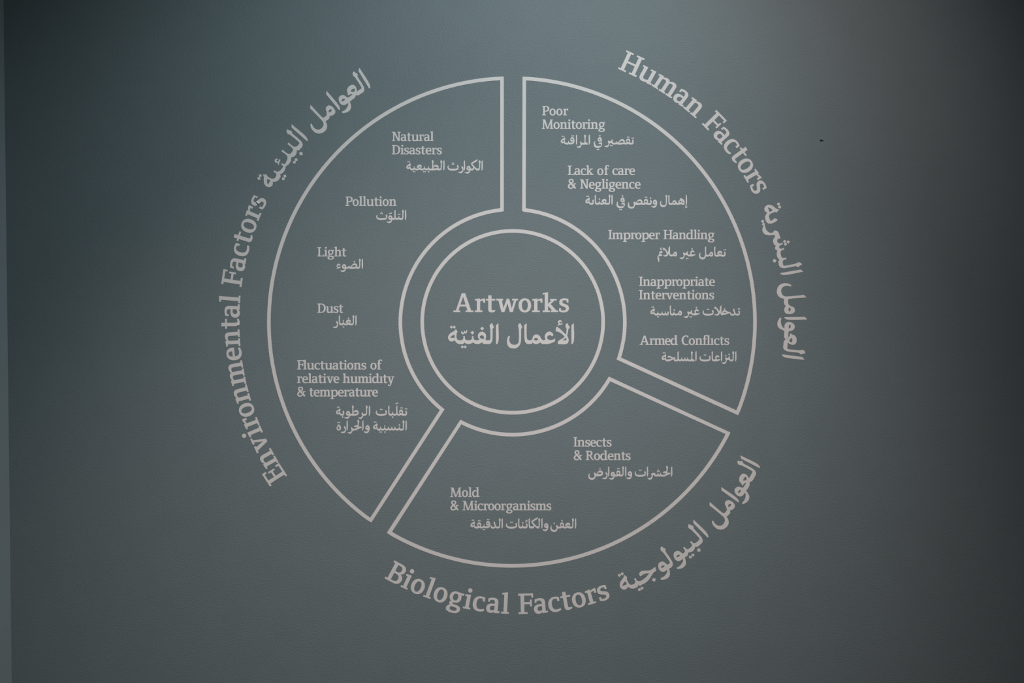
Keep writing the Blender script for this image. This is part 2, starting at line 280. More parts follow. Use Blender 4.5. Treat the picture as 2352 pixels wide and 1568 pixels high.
a('kaf_m', .657, 1600, 745, ["1800,140* 1816,158 1790,230* 1700,290 1560,365 1532,388 1550,420 1640,520 1700,590 1760,636* 1885,636* 1885,745* 1810,747 1760,740 1700,700 1630,622* 1610,670 1570,730 1520,745 1440,745* 1440,637* 1520,638 1560,620 1575,585 1555,548 1480,450 1455,395 1470,340 1520,300 1650,220"], jr=(1860,0), jl=(1450,0))
a('dal_f', .7229, 1830, 628, ["1825,285* 1785,340 1800,400 1830,480 1845,530 1820,548 1740,550 1700,530 1690,475* 1655,490 1645,560 1665,610 1720,632 1790,632 1850,615 1880,590* 1920,620 1980,628* 1980,545* 1930,535 1900,480 1860,360 1845,300"], jr=(1960,0))
a('khah_i', .7229, 1380, 628, ["1650,445* 1632,532* 1550,535 1450,575 1350,602 1250,610* 1215,610* 1215,570* 1245,500 1270,430 1310,380 1380,355 1440,370 1500,420 1560,445"], ["1300,505* 1330,465 1390,445 1440,465 1470,485* 1400,500"], jl=(1240,20))
a('hah_m', .657, 700, 697, ["550,480* 565,425 630,400 700,420 780,460 850,490 985,476* 958,568* 900,578* 950,600 1010,595* 1010,700* 940,692 890,655 862,590* 790,622 700,670 600,695 540,697 450,690* 450,598* 560,600 660,585 740,555 782,540* 720,508 640,490 560,502*"], jr=(1000,0), jl=(470,3))
a('jeem_i', .657, 700, 697, ["550,480* 565,425 630,400 700,420 780,460 850,485 985,470* 958,568* 880,575 790,622 700,670 600,695 540,697 450,690* 450,598* 560,600 660,585 740,555 782,540* 720,508 640,490 560,502*"], jl=(470,3))
a('lam_hah', .657, 1930, 687, ["1930,95 1950,125 1968,170 1996,205* 1968,250* 1960,340 1950,400 1930,440* 1970,472 2115,480* 2095,565* 2040,565 1960,600 1860,650 1780,680 1700,687 1620,685* 1620,590* 1740,588 1830,565 1902,535* 1820,510 1705,495* 1715,450 1740,420 1800,408 1870,400 1893,380 1900,240* 1876,185 1892,135"], jl=(1635,0))
a('lam_meem', .5915, 1660, 840, ["1670,222 1695,270 1732,320* 1700,385* 1695,640 1715,690 1830,765* 1790,868* 1740,850 1680,825* 1630,845 1550,850* 1550,737* 1610,730 1632,690 1625,390* 1608,315 1640,250"], jl=(1565,-4))
a('lam_alef_f', .657, 875, 680, ["915,120* 918,520 930,560 970,580* 970,680* 920,665 880,625 852,548* 835,550* 815,590 770,650 700,685 620,683 525,645* 545,612* 620,610 690,590 745,548* 700,460 650,370 600,335 540,325* 530,270 545,198* 600,220 690,300 760,400 785,455* 815,400 828,300 825,215*"], jr=(960,0))
a('lam_alef', 1, 2145, 455, ["2140,92* 2120,112 2116,150 2135,192* 2125,290* 2100,268 2020,190 1965,150* 1950,175 1945,236* 1990,243 2040,270 2100,325* 2080,345 2030,375 1990,400* 1980,425 1985,456* 2110,457 2152,440 2171,400 2168,360 2145,310* 2160,240 2165,200* 2190,162* 2180,143 2164,122* 2160,104"], ["2068,388* 2122,346* 2134,378 2118,389"])
a('noon_f', .854, 1425, 603, ["1490,528* 1455,490 1438,440* 1400,475 1397,510 1415,560 1418,600 1400,640 1350,665 1290,665 1240,635 1215,580 1205,530 1222,490* 1190,485* 1165,540 1160,610 1180,680 1230,730 1310,748 1390,730 1440,680 1462,603* 1510,603* 1510,525*"], jr=(1500,0))
a('beh_iso', .657, 480, 745, ["740,435* 765,470 783,530 783,610 760,680 700,720 600,745 480,755 350,745 250,705 200,650 182,580 200,500 235,462* 255,475* 242,540 258,600 310,635 400,650 500,652 620,640 710,620 728,600 700,550 695,510 715,460"])
a('feh_yeh', .7229, 535, 655, ["535,290 470,315 435,380 430,440 455,490 500,515 550,510 597,488* 588,532 560,548 492,560* 465,620* 540,630 585,638 600,665 585,700 520,717 430,722 360,705 315,660 298,600 298,540 310,500* 275,490* 245,550 235,650 255,740 310,790 400,815 480,812 570,780 630,700 648,630 640,582 618,560* 630,500 635,420 612,340 580,302"], ["475,425* 500,395 530,385 566,427* 520,440"])
a('hamza', .854, 1050, 1035, ["1050,820 990,850 962,920 980,975 1012,1002* 930,1045* 955,1055 1040,1020 1120,1005* 1140,940* 1080,950 1020,945 995,920 1010,895 1050,885 1092,918* 1127,893* 1100,850"])
a('heh_i', .5915, 1650, 805, ["1650,385* 1720,410 1810,465 1870,530 1890,600 1885,720 1868,812* 1790,800 1720,775 1650,762 1580,785 1520,800 1455,802* 1455,690* 1530,680 1520,610 1545,545 1600,505* 1605,440"], ["1585,590 1605,555 1650,565 1690,610 1682,645 1640,648 1600,622", "1745,670* 1755,600 1745,555* 1790,600 1832,695* 1780,682"], jl=(1470,2))
a('meem_f', .657, 400, 680, ["512,400* 495,500* 450,512* 410,490 370,500* 400,542 497,590* 470,665* 310,660* 300,700 330,780 335,860 315,985* 280,985* 262,880 240,780 240,690 260,640 310,590 325,530 335,460 380,400 450,378"])
MARK = {}
MARK['hamza_mark'] = ring("2055,70* 2040,45 2015,38 1990,52 1983,80 2000,104* 1982,118 1974,138* 2010,125 2060,115* 2064,88* 2030,97 2012,88 2012,73 2028,68 2043,80*", 1, 2020, 88)
MARK['shadda_mark'] = ring("298,235* 318,235* 325,258* 340,255* 345,225* 362,222* 366,248* 378,245* 385,212* 402,215* 400,250 385,272 355,268 340,284 315,282 300,262", 1, 350, 250)

SMALL = .0647; MID = 1/7.587; BIG = .1438        # Arabic sizes
LS = 21.5/330; LM = 1/7.587; LB = 47/330         # Latin sizes
CIRC = {'human': (1177.64, 734.0, 624.05, 1), 'env': (1176.76, 737.16, 626.84, 1), 'bio': (1192.48, 788.02, 621.74, -1)}

class Fr:                                        # placement frame: local (x right, y up) -> wall
    def __init__(s, x, y, ang, k, sy=1): s.x, s.y, s.a, s.k, s.sy = x, y, ang, k, sy; s.c, s.s = math.cos(ang), math.sin(ang)
    def __call__(s, p):
        X, Y = p[0]*s.k, p[1]*s.k*s.sy
        return (s.x+X*s.c+Y*s.s, s.y+X*s.s-Y*s.c)
def on_circle(cn, th, k, sy=1):
    cx, cy, R, sg = CIRC[cn]
    x, y = cx+R*math.sin(th), cy-R*math.cos(th)
    return Fr(x, y, th if sg > 0 else th-math.pi, k, sy)
def ang_of(cn, px, py):
    cx, cy, R, sg = CIRC[cn]
    return math.atan2(px-cx, cy-py) % (2*math.pi) if sg < 0 else math.atan2(px-cx, cy-py)

def offs(word, total):
    """x offset of every letter, in font units, so that the word fills `total`"""
    nat = sum(G[c][0] for c in word); gaps = [GAP.get((p, q), 13) for p, q in zip(word, word[1:])]
    e = (total-nat-sum(gaps))/max(1, len(gaps)); x = 0; out = []
    for i, c in enumerate(word):
        out.append(x); x += G[c][0]+(gaps[i]+e if i < len(gaps) else 0)
    return out

THINGS = []                                       # name, label, category, group, letters, shapes
def latin(label, group, lines, size):
    L = []
    for base, words in lines:
        for w, x0, x1 in words:
            for c, o in zip(w, offs(w, (x1-x0)/size)): L.append((c, Fr(x0+o*size, base, 0, size)))
    THINGS.append(dict(kind='latin', label=label, group=group, letters=L))
def latin_arc(label, group, cn, words):
    L = []; sg = CIRC[cn][3]; R = CIRC[cn][2]
    for w, p0, p1 in words:
        t0, t1 = ang_of(cn, *p0), ang_of(cn, *p1)
        arc = abs(t1-t0)*R/LB
        for c, o in zip(w, offs(w, arc)):
            h = G[c][0]/2
            f = on_circle(cn, t0+sg*(o+h)*LB/R, LB)
            q = f((-h, 0)); L.append((c, Fr(q[0], q[1], f.a, LB)))
    THINGS.append(dict(kind='latin', label=label, group=group, letters=L))

def clusters(seq):
    """seq: (glyph, frame) right to left -> [(pos polys, neg polys)] of connected letters"""
    out = []; prev = None
    for name, f in seq:
        pos, neg, jr, jl = AR[name]
        P = [[f(p) for p in r] for r in pos]; N = [[f(p) for p in r] for r in neg]
        join = prev is not None and prev[0] is not None and jr is not None
        if join:
            pj, pf = prev
            A, B = pf((pj[0], pj[2])), f((jr[0], jr[2])); Ab, Bb = pf((pj[0], pj[1])), f((jr[0], jr[1]))
            d = math.hypot(A[0]-B[0], A[1]-B[1])/f.k
            if (A[0]-B[0])*math.cos(f.a)+(A[1]-B[1])*math.sin(f.a) > 1*f.k:
                bot = [Bb, f((jr[0]+.22*d, jr[1]*.28)), f((jr[0]+.42*d, 0)), pf((pj[0]-.42*d, 0)), pf((pj[0]-.22*d, pj[1]*.28)), Ab]
                P.append([A, B] + bot)
            out[-1][0].extend(P); out[-1][1].extend(N); out[-1][2] += 1
        else: out.append([P, N, 1])
        prev = (jl, f)
    return out
def dots(spec, tr, ang, k):
    """'s x,y' single, 'd x,y' pair, 't x,y' three, 'h' hamza, 'w' shadda"""
    out = []
    for it in spec.split(';'):
        it = it.strip()
        if not it: continue
        kd, xy = it.split(); x, y = (float(v) for v in xy.split(','))
        px, py = tr(x, y); an = ang(px, py)
        f = Fr(px, py, an, k)
        if kd == 's': out.append(('dot', f, 34))
        elif kd == 'p': out.append(('dot', f, 29))
        elif kd == 'd':
            for dx in (-25, 25):
                q = f((dx, 0)); out.append(('dot', Fr(q[0], q[1], an, k), 28))
        elif kd == 't':
            for dx, dy in ((-28, -20), (28, -20), (0, 28)):
                q = f((dx, dy)); out.append(('dot', Fr(q[0], q[1], an, k), 28))
        elif kd == 'h': out.append(('hamza_mark', f, 1))
        elif kd == 'w': out.append(('shadda_mark', f, 1))
    return out
def arabic(label, group, size, parts):
    """parts: (ox, oy, scale, base, 'glyph x[,sy] ...', dots)"""
    C = []; D = []
    for ox, oy, sc, by, seq, dt in parts:
        S = []
        for t in seq.split():
            n, v = t.split(':'); v = [float(q) for q in v.split(',')]
            S.append((n, Fr(ox+v[0]/sc, oy+by/sc, 0, size, v[1] if len(v) > 1 else 1)))
        C += clusters(S); D += dots(dt, lambda x, y: (ox+x/sc, oy+y/sc), lambda px, py: 0, size)
    THINGS.append(dict(kind='arabic', label=label, group=group, clusters=C, dots=D))
def arabic_arc(label, group, cn, parts):
    C = []; D = []
    sg = CIRC[cn][3]
    for ox, oy, sc, seq, dt in parts:
        S = []
        for t in seq.split():
            n, v = t.split(':'); v = [float(q) for q in v.split(',')]
            S.append((n, on_circle(cn, ang_of(cn, ox+v[0]/sc, oy+v[1]/sc), BIG, v[2] if len(v) > 2 else 1)))
        C += clusters(S)
        D += dots(dt, lambda x, y: (ox+x/sc, oy+y/sc), lambda px, py: ang_of(cn, px, py)-(0 if sg > 0 else math.pi), BIG)
    THINGS.append(dict(kind='arabic', label=label, group=group, clusters=C, dots=D))

# ---- titles ----
TG = 'big curved titles around the wheel'
latin_arc('large cream letters reading Human Factors, curved along the upper right', TG, 'human', [('Human', (1419.1,158.8), (1598.4,271.4)), ('Factors', (1611.2,285.6), (1736.8,446.5))])
latin_arc('large cream letters reading Environmental Factors, curved up the left side', TG, 'env', [('Environmental', (659.6,1091.7), (553.1,679.2)), ('Factors', (555.2,659.3), (601,453.2))])
latin_arc('large cream letters reading Biological Factors, curved below the wheel', TG, 'bio', [('Biological', (883.2,1327.5), (1168.6,1409)), ('Factors', (1191,1409.4), (1401.5,1371))])
latin('large straight cream word Artworks inside the centre ring', 'titles in the centre ring', [(716.6, [('Artworks', 1041.5, 1306.9)])], LM)
arabic('large cream Arabic words under Artworks inside the centre ring', 'titles in the centre ring', MID, [(1020,730,7.587,455,
   'alef:2240 lam_alef:2145 ain_i:1820 meem_m:1600 alef_f:1420 lam_iso:1322 alef:926 lam_i:825 feh_m:660 tooth:500 tooth:350 tehm_f:205',
   'h 2020,88; s 663,185; s 493,258; d 343,505; w 350,250; d 152,160')])
AW = 'alef:%s lam_i:%s ain_m:%s waw_f:%s alef:%s meem_i:%s lam_f:%s'
arabic_arc('large cream Arabic title curved at the upper left, following Environmental Factors', TG, 'env', [
   (700,150,9.8, AW % ('1450,470','1240,390','1145,665','880,800','640,800','575,1030','250,1060'), ''),
   (590,270,9.221, 'alef:900,320 lam_i:820,430 tooth_t:840,690,1.12 tooth_t:735,850,1.15 tooth:590,1020,.72 tooth:490,1210 tehm_f:130,1207',
    's 935,765; p 832,893; p 795,945; h 440,925; p 595,1240; p 560,1295; p 72,1230; p 45,1290')])
arabic_arc('large cream Arabic title curved down the right side, following Human Factors', TG, 'human', [
   (1770,640,7.84, AW % ('400,1410','420,1300','270,1095','335,860','450,712','335,555','430,330'), ''),
   (1740,450,8.254, 'alef:640,1450 lam_i:620,1325 tooth:500,1195 tooth:450,1018 tooth:420,920 sr:400,805 tooth_i:310,470 tehm_f:395,260',
    's 320,1228; p 512,862; p 528,915; p 580,872; p 95,482; p 112,535; p 395,155; p 417,210')])
arabic_arc('large cream Arabic title curved at the lower right, following Biological Factors', TG, 'bio', [
   (1610,1030,7.84, AW % ('890,240','850,340','870,600','705,780','520,830','520,1025','280,1095'), ''),
   (1410,1190,8.713, 'alef:1740,210 lam_i:1650,300 tooth:1625,565 tooth:1490,690 waw_f:1300,770 lam_i:1090,790 waw_f:985,980 jeem_i:635,1108 tooth:475,1310 tehm_f:205,1135',
    's 1700,635; p 1580,735; p 1530,775; s 800,1230; p 562,1398; p 510,1425; p 165,1110; p 110,1140')])
# ---- small captions ----
SG = 'small English captions in the wheel'
latin('small cream caption reading Natural Disasters', SG, [(324.2, [('Natural', 900.1, 996.1)]), (354.7, [('Disasters', 900.1, 1014.9)])], LS)
latin('small cream caption reading Pollution', SG, [(472.9, [('Pollution', 793.4, 911)])], LS)
latin('small cream caption reading Light', SG, [(588.9, [('Light', 729, 795.5)])], LS)
latin('small cream caption reading Dust', SG, [(718.4, [('Dust', 729, 788.4)])], LS)
latin('small cream caption of three lines, Fluctuations of relative humidity & temperature', SG, [
   (848.5, [('Fluctuations', 682.4, 841.3), ('of', 850.7, 877.3)]), (879.5, [('relative', 682, 779.3), ('humidıty', 787.2, 906)]),
   (910.3, [('&', 682.8, 702.4), ('temperature', 710.2, 868.2)])], LS)
latin('small cream caption reading Poor Monitoring', SG, [(265.1, [('Poor', 1245, 1305)]), (296, [('Monitoring', 1244.6, 1389.9)])], LS)
latin('small cream caption reading Lack of care & Negligence', SG, [(402, [('Lack', 1304, 1363.6), ('of', 1371.6, 1398.7), ('care', 1406.3, 1458.6)]),
   (433.3, [('&', 1304.3, 1323.5), ('Negligence', 1332.1, 1471.4)])], LS)
latin('small cream caption reading Improper Handling', SG, [(549.5, [('Improper', 1397.2, 1515.8), ('Handling', 1523.8, 1641.1)])], LS)
latin('small cream caption reading Inappropriate Interventions', SG, [(656.8, [('Inappropriate', 1467.7, 1642)]), (687.5, [('Interventions', 1467.7, 1640.2)])], LS)
latin('small cream caption reading Armed Conflicts', SG, [(792.1, [('Armed', 1469, 1556.9), ('Conflıcts', 1565.4, 1675)])], LS)
latin('small cream caption reading Insects & Rodents', SG, [(1025.4, [('Insects', 1317.1, 1404.8)]), (1056.4, [('&', 1317.7, 1336.9), ('Rodents', 1345.1, 1448.4)])], LS)
latin('small cream caption reading Mold & Microorganisms', SG, [(1140.9, [('Mold', 1034, 1101.4)]), (1171.5, [('&', 1034.6, 1053.6), ('Microorganisms', 1062.2, 1266.3)])], LS)
AG = 'small Arabic captions in the wheel'
arabic('small cream Arabic caption under Natural Disasters', AG, SMALL, [
   (1020,360,23.52,742, 'alef:2052 lam_i:1915 kaf_m:1600 waw_f:1320 alef:1095 reh_i:985 beh_iso:480', 't 483,372'),
   (925,360,23.52,735, 'alef:2224 lam_i:2080 tah_m:1615 tooth:1398 tooth:1175 ain_m:908 tooth:622 tehm_f:400', 's 1398,810; d 1172,810; d 618,808; d 323,280')])
arabic('small cream Arabic caption under Pollution', AG, SMALL, [(780,440,13.835,900, 'alef:2097 lam_i:2012 tooth:1885 lam_m:1760 waw_f:1612 beh_iso:1338', 'd 1890,724; w 1612,690; t 1334,680')])
arabic('small cream Arabic caption under Light', AG, SMALL, [(720,560,18.09,1035, 'alef:2030 lam_i:1922 sad_m:1465 waw_f:1272 hamza:1050', 's 1697,740')])
arabic('small cream Arabic caption under Dust', AG, SMALL, [(720,690,18.09,1030, 'alef:1765 lam_i:1658 ain_m:1460 tooth_t:1240 alef_f:1080 reh_i:978', 's 1457,735; s 1250,1100')])
arabic('two lines of small cream Arabic under Fluctuations of relative humidity', AG, SMALL, [
   (760,920,12.379,425, 'tooth_i:2143 feh_m:1997 lam_m:1875 tooth:1755 alef_f:1650 beh_iso:1432', 'd 2138,232; d 2010,205; w 1878,75; s 1757,465; d 1432,250'),
   (760,920,12.379,425, 'alef:1097 lam_i:1015 reh_f:890 tah_i:622 waw_f:488 tooth_i:357 tehm_f:255', 's 335,465; d 208,185'),
   (760,920,12.379,848, 'alef:2140 lam_i:2062 tooth:1945 tooth:1825 tooth:1735 tooth:1640 tooth_t:1532 tooth:1412 tehm_f:1308', 's 1948,692; s 1537,890; d 1415,890; d 1262,608'),
   (760,920,12.379,845, 'waw_i:1040 alef:910 lam_hah:780 reh_f:590 alef:463 reh_i:398 tehm_i:225', 'd 222,620')])
arabic('small cream Arabic caption under Poor Monitoring', AG, SMALL, [
   (1370,300,24.76,795, 'tooth_i:2068 feh_m:1798 sad_m:1122 yr:878 feh_yeh:190', 'd 2065,430; d 1803,375; p 805,852; p 885,852; s 187,298; d 80,1072'),
   (1280,300,26.13,842, 'alef:1920 lam_meem:1660 reh_f:1400 alef:1152 feh_i:900 tooth:680 tehm_f:435', 'd 925,320; d 348,345')])
arabic('small cream Arabic caption under Lack of care & Negligence', AG, SMALL, [
   (1500,440,26.13,803, 'alef:1995 heh_i:1650 meem_m:1262 alef_f:950 lam_iso:795', 'h 1987,910'),
   (1405,440,21.38,655, 'waw_i:2120 tooth_i:1922 feh_m:1682 sad_f:1120 feh_yeh:535', 's 1908,325; d 1688,280; s 530,215; d 437,885'),
   (1290,375,7.84,746, 'alef:907 lam_i:862 ain_m:768 tooth:680 alef_f:607 tooth_i:565 tehm_f:495', 's 680,645; d 470,595')])
arabic('small cream Arabic caption under Improper Handling', AG, SMALL, [
   (1590,560,26.13,765, 'tooth_i:1950 ain_m:1655 alef_f:1350 meem_i:1128 lam_f:795', 'd 1943,362'),
   (1500,560,23.52,680, 'ain_i:2105 yr:1840 meem_i:1185 lam_alef_f:875 meem_f:400', 's 2105,270; p 1795,803; p 1878,790; h 435,272')])
arabic('small cream Arabic caption under Inappropriate Interventions', AG, SMALL, [
   (1600,695,21.38,628, 'tooth_i:2087 dal_f:1830 khah_i:1380 lam_alef_f:1182 beh_iso:560', 'd 2075,305; s 1370,312; d 555,333'),
   (1455,630,9.046,850, 'ain_i:1305 yr:1203', 's 1307,692; d 1190,882'),
   (1480,695,19.6,575, 'meem_i:1600 tooth:1332 alef_f:1172 tooth_i:1062,.8 tooth:945 tooth:800 tooth:612 tehm_f:440', 's 1345,330; s 615,635; d 372,200')])
arabic('small cream Arabic caption under Armed Conflicts', AG, SMALL, [
   (1600,800,23.52,698, 'alef:2112 lam_i:1972 yr:1760 alef:1345 ain_i:1098 alef_f:845 beh_iso:450', 's 1753,325; s 1575,395; d 452,360'),
   (1510,800,23.52,697, 'alef:2080 lam_meem:1855 tooth:1632 tooth:1490 tooth:1315 lam_m:1115 hah_m:700 tehm_f:435', 'd 362,240')])
arabic('small cream Arabic caption under Insects & Rodents', AG, SMALL, [
   (1450,1065,23.52,687, 'alef:2178 lam_hah:1930 tooth:1578 tooth:1440 sr:1280 alef:870 beh_iso:480', 't 1455,375; d 490,345'),
   (1345,1065,21.38,618, 'waw_i:2175 alef:1967 lam_i:1835 feh_m:1608 waw_f:1335 alef:1132 reh_i:1022 sad_iso:460', 'd 1610,235; s 708,250')])
arabic('small cream Arabic caption under Mold & Microorganisms', AG, SMALL, [
   (1200,1180,18.09,602, 'alef:2205 lam_i:2092 ain_m:1890 feh_m:1642 noon_f:1425', 's 1645,282; s 1320,390'),
   (1200,1180,18.09,600, 'waw_i:985 alef:808 lam_i:695 kaf_m:480 alef_f:283 tooth_i:180 tooth:8 alef_f:-152 beh_iso:-457', 'h 168,305; s 15,370; d -459,345'),
   (1070,1180,18.09,601, 'alef:1508 lam_i:1405 dal_f:1190 feh_i:925 tooth:755 feh_m:555 tehm_f:348', 'd 925,235; d 750,652; d 555,282; d 295,258')])

# ---- ruled outlines of the wheel: outer and inner edge corners ----
def arc(c, rx, ry, p, q, n):
    t0 = math.atan2((p[1]-c[1])/ry, (p[0]-c[0])/rx); t1 = math.atan2((q[1]-c[1])/ry, (q[0]-c[0])/rx)
    while t1-t0 > 2*math.pi: t1 -= 2*math.pi
    if n < 0:
        n = -n
        if t1 > t0: t1 -= 2*math.pi
    elif t1 < t0: t1 += 2*math.pi
    pts = [(c[0]+rx*math.cos(t0+(t1-t0)*i/n), c[1]+ry*math.sin(t0+(t1-t0)*i/n)) for i in range(n+1)]
    pts[0] = p; pts[-1] = q
    return pts
CO = (1175.8, 739.3); CI = (1177.35, 739.4)
def sector(A, B, C, D, a2, b2, c2, d2):
    """A-B straight, B-C inner arc, C-D straight, D-A outer arc; lower case: the inside edge; y down, clockwise"""
    n = 96
    return [('straight_bar', [A, B], [a2, b2]), ('inner_arc', arc(CI, 253.6, 254.3, B, C, -n), arc(CI, 261.9, 262.8, b2, c2, -n)),
            ('straight_bar', [C, D], [c2, d2]), ('outer_arc', arc(CO, 562.3, 563.9, D, A, n), arc(CO, 554, 555.5, d2, a2, n))]
def sector_b(A, B, C, D, a2, b2, c2, d2):
    n = 96
    return [('straight_bar', [A, B], [a2, b2]), ('inner_arc', arc(CI, 253.6, 254.3, B, C, n), arc(CI, 261.9, 262.8, b2, c2, n)),
            ('straight_bar', [C, D], [c2, d2]), ('outer_arc', arc(CO, 562.3, 563.9, D, A, -n), arc(CO, 554, 555.5, d2, a2, -n))]
SECTORS = [
 ('cream ruled outline of the left wheel segment around Pollution, Light and Dust', sector((1157.1,175.9),(1157.1,484.8),(1021.1,939.7),(853,1199.6),(1149,184.5),(1149,477.7),(1010.3,941.3),(850.4,1188.6))),
 ('cream ruled outline of the lower wheel segment around Insects & Rodents and Mold', sector_b((1677.6,992.9),(1398.1,864.5),(1057.3,963.7),(888.5,1223),(1666.3,996.4),(1401.3,875.3),(1059.8,974.1),(900.5,1220.8))),
 ('cream ruled outline of the right wheel segment around Improper Handling', sector_b((1200.1,176.2),(1199.4,484.8),(1416,825.4),(1695.2,953.4),(1208.2,185),(1207.5,477.5),(1426.1,820.7),(1691,941.9)))]
RING = ([(1177.5+211.9*math.cos(2*math.pi*i/160), 738.95+212.9*math.sin(2*math.pi*i/160)) for i in range(160)],
        [(1177.5+203.6*math.cos(2*math.pi*i/160), 738.95+204.5*math.sin(2*math.pi*i/160)) for i in range(160)])
# <<< LAYOUT

# ---------------- flat lettering cut from thin vinyl ----------------
TH = .0008
def winding(P, X, Y):
    w = np.zeros(len(X), int); n = len(P)
    for i in range(n):
        (px, py), (qx, qy) = P[i-1], P[i]
        c = (qx-px)*(Y-py)-(X-px)*(qy-py)
        w += ((py <= Y) & (qy > Y) & (c > 0)).astype(int); w -= ((py > Y) & (qy <= Y) & (c < 0)).astype(int)
    return w != 0
def cut(name, pos, neg, m, th=TH, flip=False, scale=1.0):
    """one thin sheet: union of `pos` outlines less `neg` outlines; x, z in the sheet, y its thickness"""
    vs = []; es = []
    for P in pos+neg:
        P = [p for i, p in enumerate(P) if math.hypot(p[0]-P[i-1][0], p[1]-P[i-1][1]) > 1e-6]
        k = len(vs)
        vs += [Vector((p[0]*scale, (-p[1] if flip else p[1])*scale)) for p in P]
        es += [(k+i, k+(i+1) % len(P)) for i in range(len(P))]
    V, E, F, _, _, _ = delaunay_2d_cdt(vs, es, [], 0, 1e-7)
    if not F: return None
    cx = np.array([sum(V[i][0] for i in f)/3 for f in F])/scale; cy = np.array([sum(V[i][1] for i in f)/3 for f in F])/scale
    if flip: cy = -cy
    k = np.zeros(len(F), bool)
    for P in pos: k |= winding(P, cx, cy)
    for P in neg: k &= ~winding(P, cx, cy)
    tri = []
    for f, on in zip(F, k):
        if not on: continue
        a_, b_, c_ = (V[i] for i in f)
        if (b_-a_).cross(c_-a_) < 0: f = (f[0], f[2], f[1])
        tri.append(tuple(f))
    used = sorted({i for f in tri for i in f}); ix = {v: i for i, v in enumerate(used)}; n = len(used)
    tri = [tuple(ix[i] for i in f) for f in tri]
    ed = {}
    for f in tri:
        for i in range(3): ed[(f[i], f[(i+1) % 3])] = 1
    verts = [(V[i][0], -th, V[i][1]) for i in used]+[(V[i][0], 0, V[i][1]) for i in used]
    faces = list(tri)+[(j, i, i+n, j+n) for (i, j) in ed if (j, i) not in ed]
    return mesh(name, verts, faces, m)

def root(name, label, cat, group, px, py):
    o = bpy.data.objects.new(name, None); C.objects.link(o); o.location = W(px, py)
    o.empty_display_size = .02
    o['label'] = label; o['category'] = cat
    if group: o['group'] = group
    return o

CACHE = {}
def letter_mesh(c):
    if c not in CACHE:
        w, pos, neg = G[c]
        CACHE[c] = cut('letter', [list(map(tuple, p)) for p in pos], [list(map(tuple, p)) for p in neg], M_VINYL, scale=.001)
    return CACHE[c]
def mark_mesh(n, r):
    k = (n, r)
    if k not in CACHE:
        P = [(0, r), (r, 0), (0, -r), (-r, 0)] if n == 'dot' else MARK[n]
        CACHE[k] = cut(n, [P[::-1]], [], M_VINYL, scale=.001)
    return CACHE[k]
def put(name, me, f, par, ys=1.0):
    o = link(name, me, par); o.location = W(f.x, f.y)-par.location
    o.rotation_euler = (0, f.a, 0); s = f.k*PX*1000; o.scale = (s, ys, s*f.sy)
    return o

def flap(par, hinge, tip, lift):
    """a strip of vinyl that has come off the wall along one edge; hinge and tip edges in layout units"""
    n = 6; vs = []
    for i in range(n+1):
        t = i/n; h = TH+lift*t*t*(1.6-.6*t)
        for q in (0, 1):
            x = hinge[q][0]+(tip[q][0]-hinge[q][0])*t; y = hinge[q][1]+(tip[q][1]-hinge[q][1])*t
            vs.append(W(x, y, h))
    vs += [v+Vector((0, -.0004, 0)) for v in vs]
    m = 2*(n+1); fs = []
    for i in range(n):
        a_, b_, c_, d_ = 2*i, 2*i+1, 2*i+3, 2*i+2
        fs += [(a_, d_, c_, b_), (m+a_, m+b_, m+c_, m+d_), (a_, b_, m+b_, m+a_) if i == 0 else (a_, m+a_, m+d_, d_), (b_, c_, m+c_, m+b_)]
        if i == 0: fs.append((a_, m+a_, m+d_, d_))
    fs.append((m-2, m-1, 2*m-1, 2*m-2))
    return vs, fs

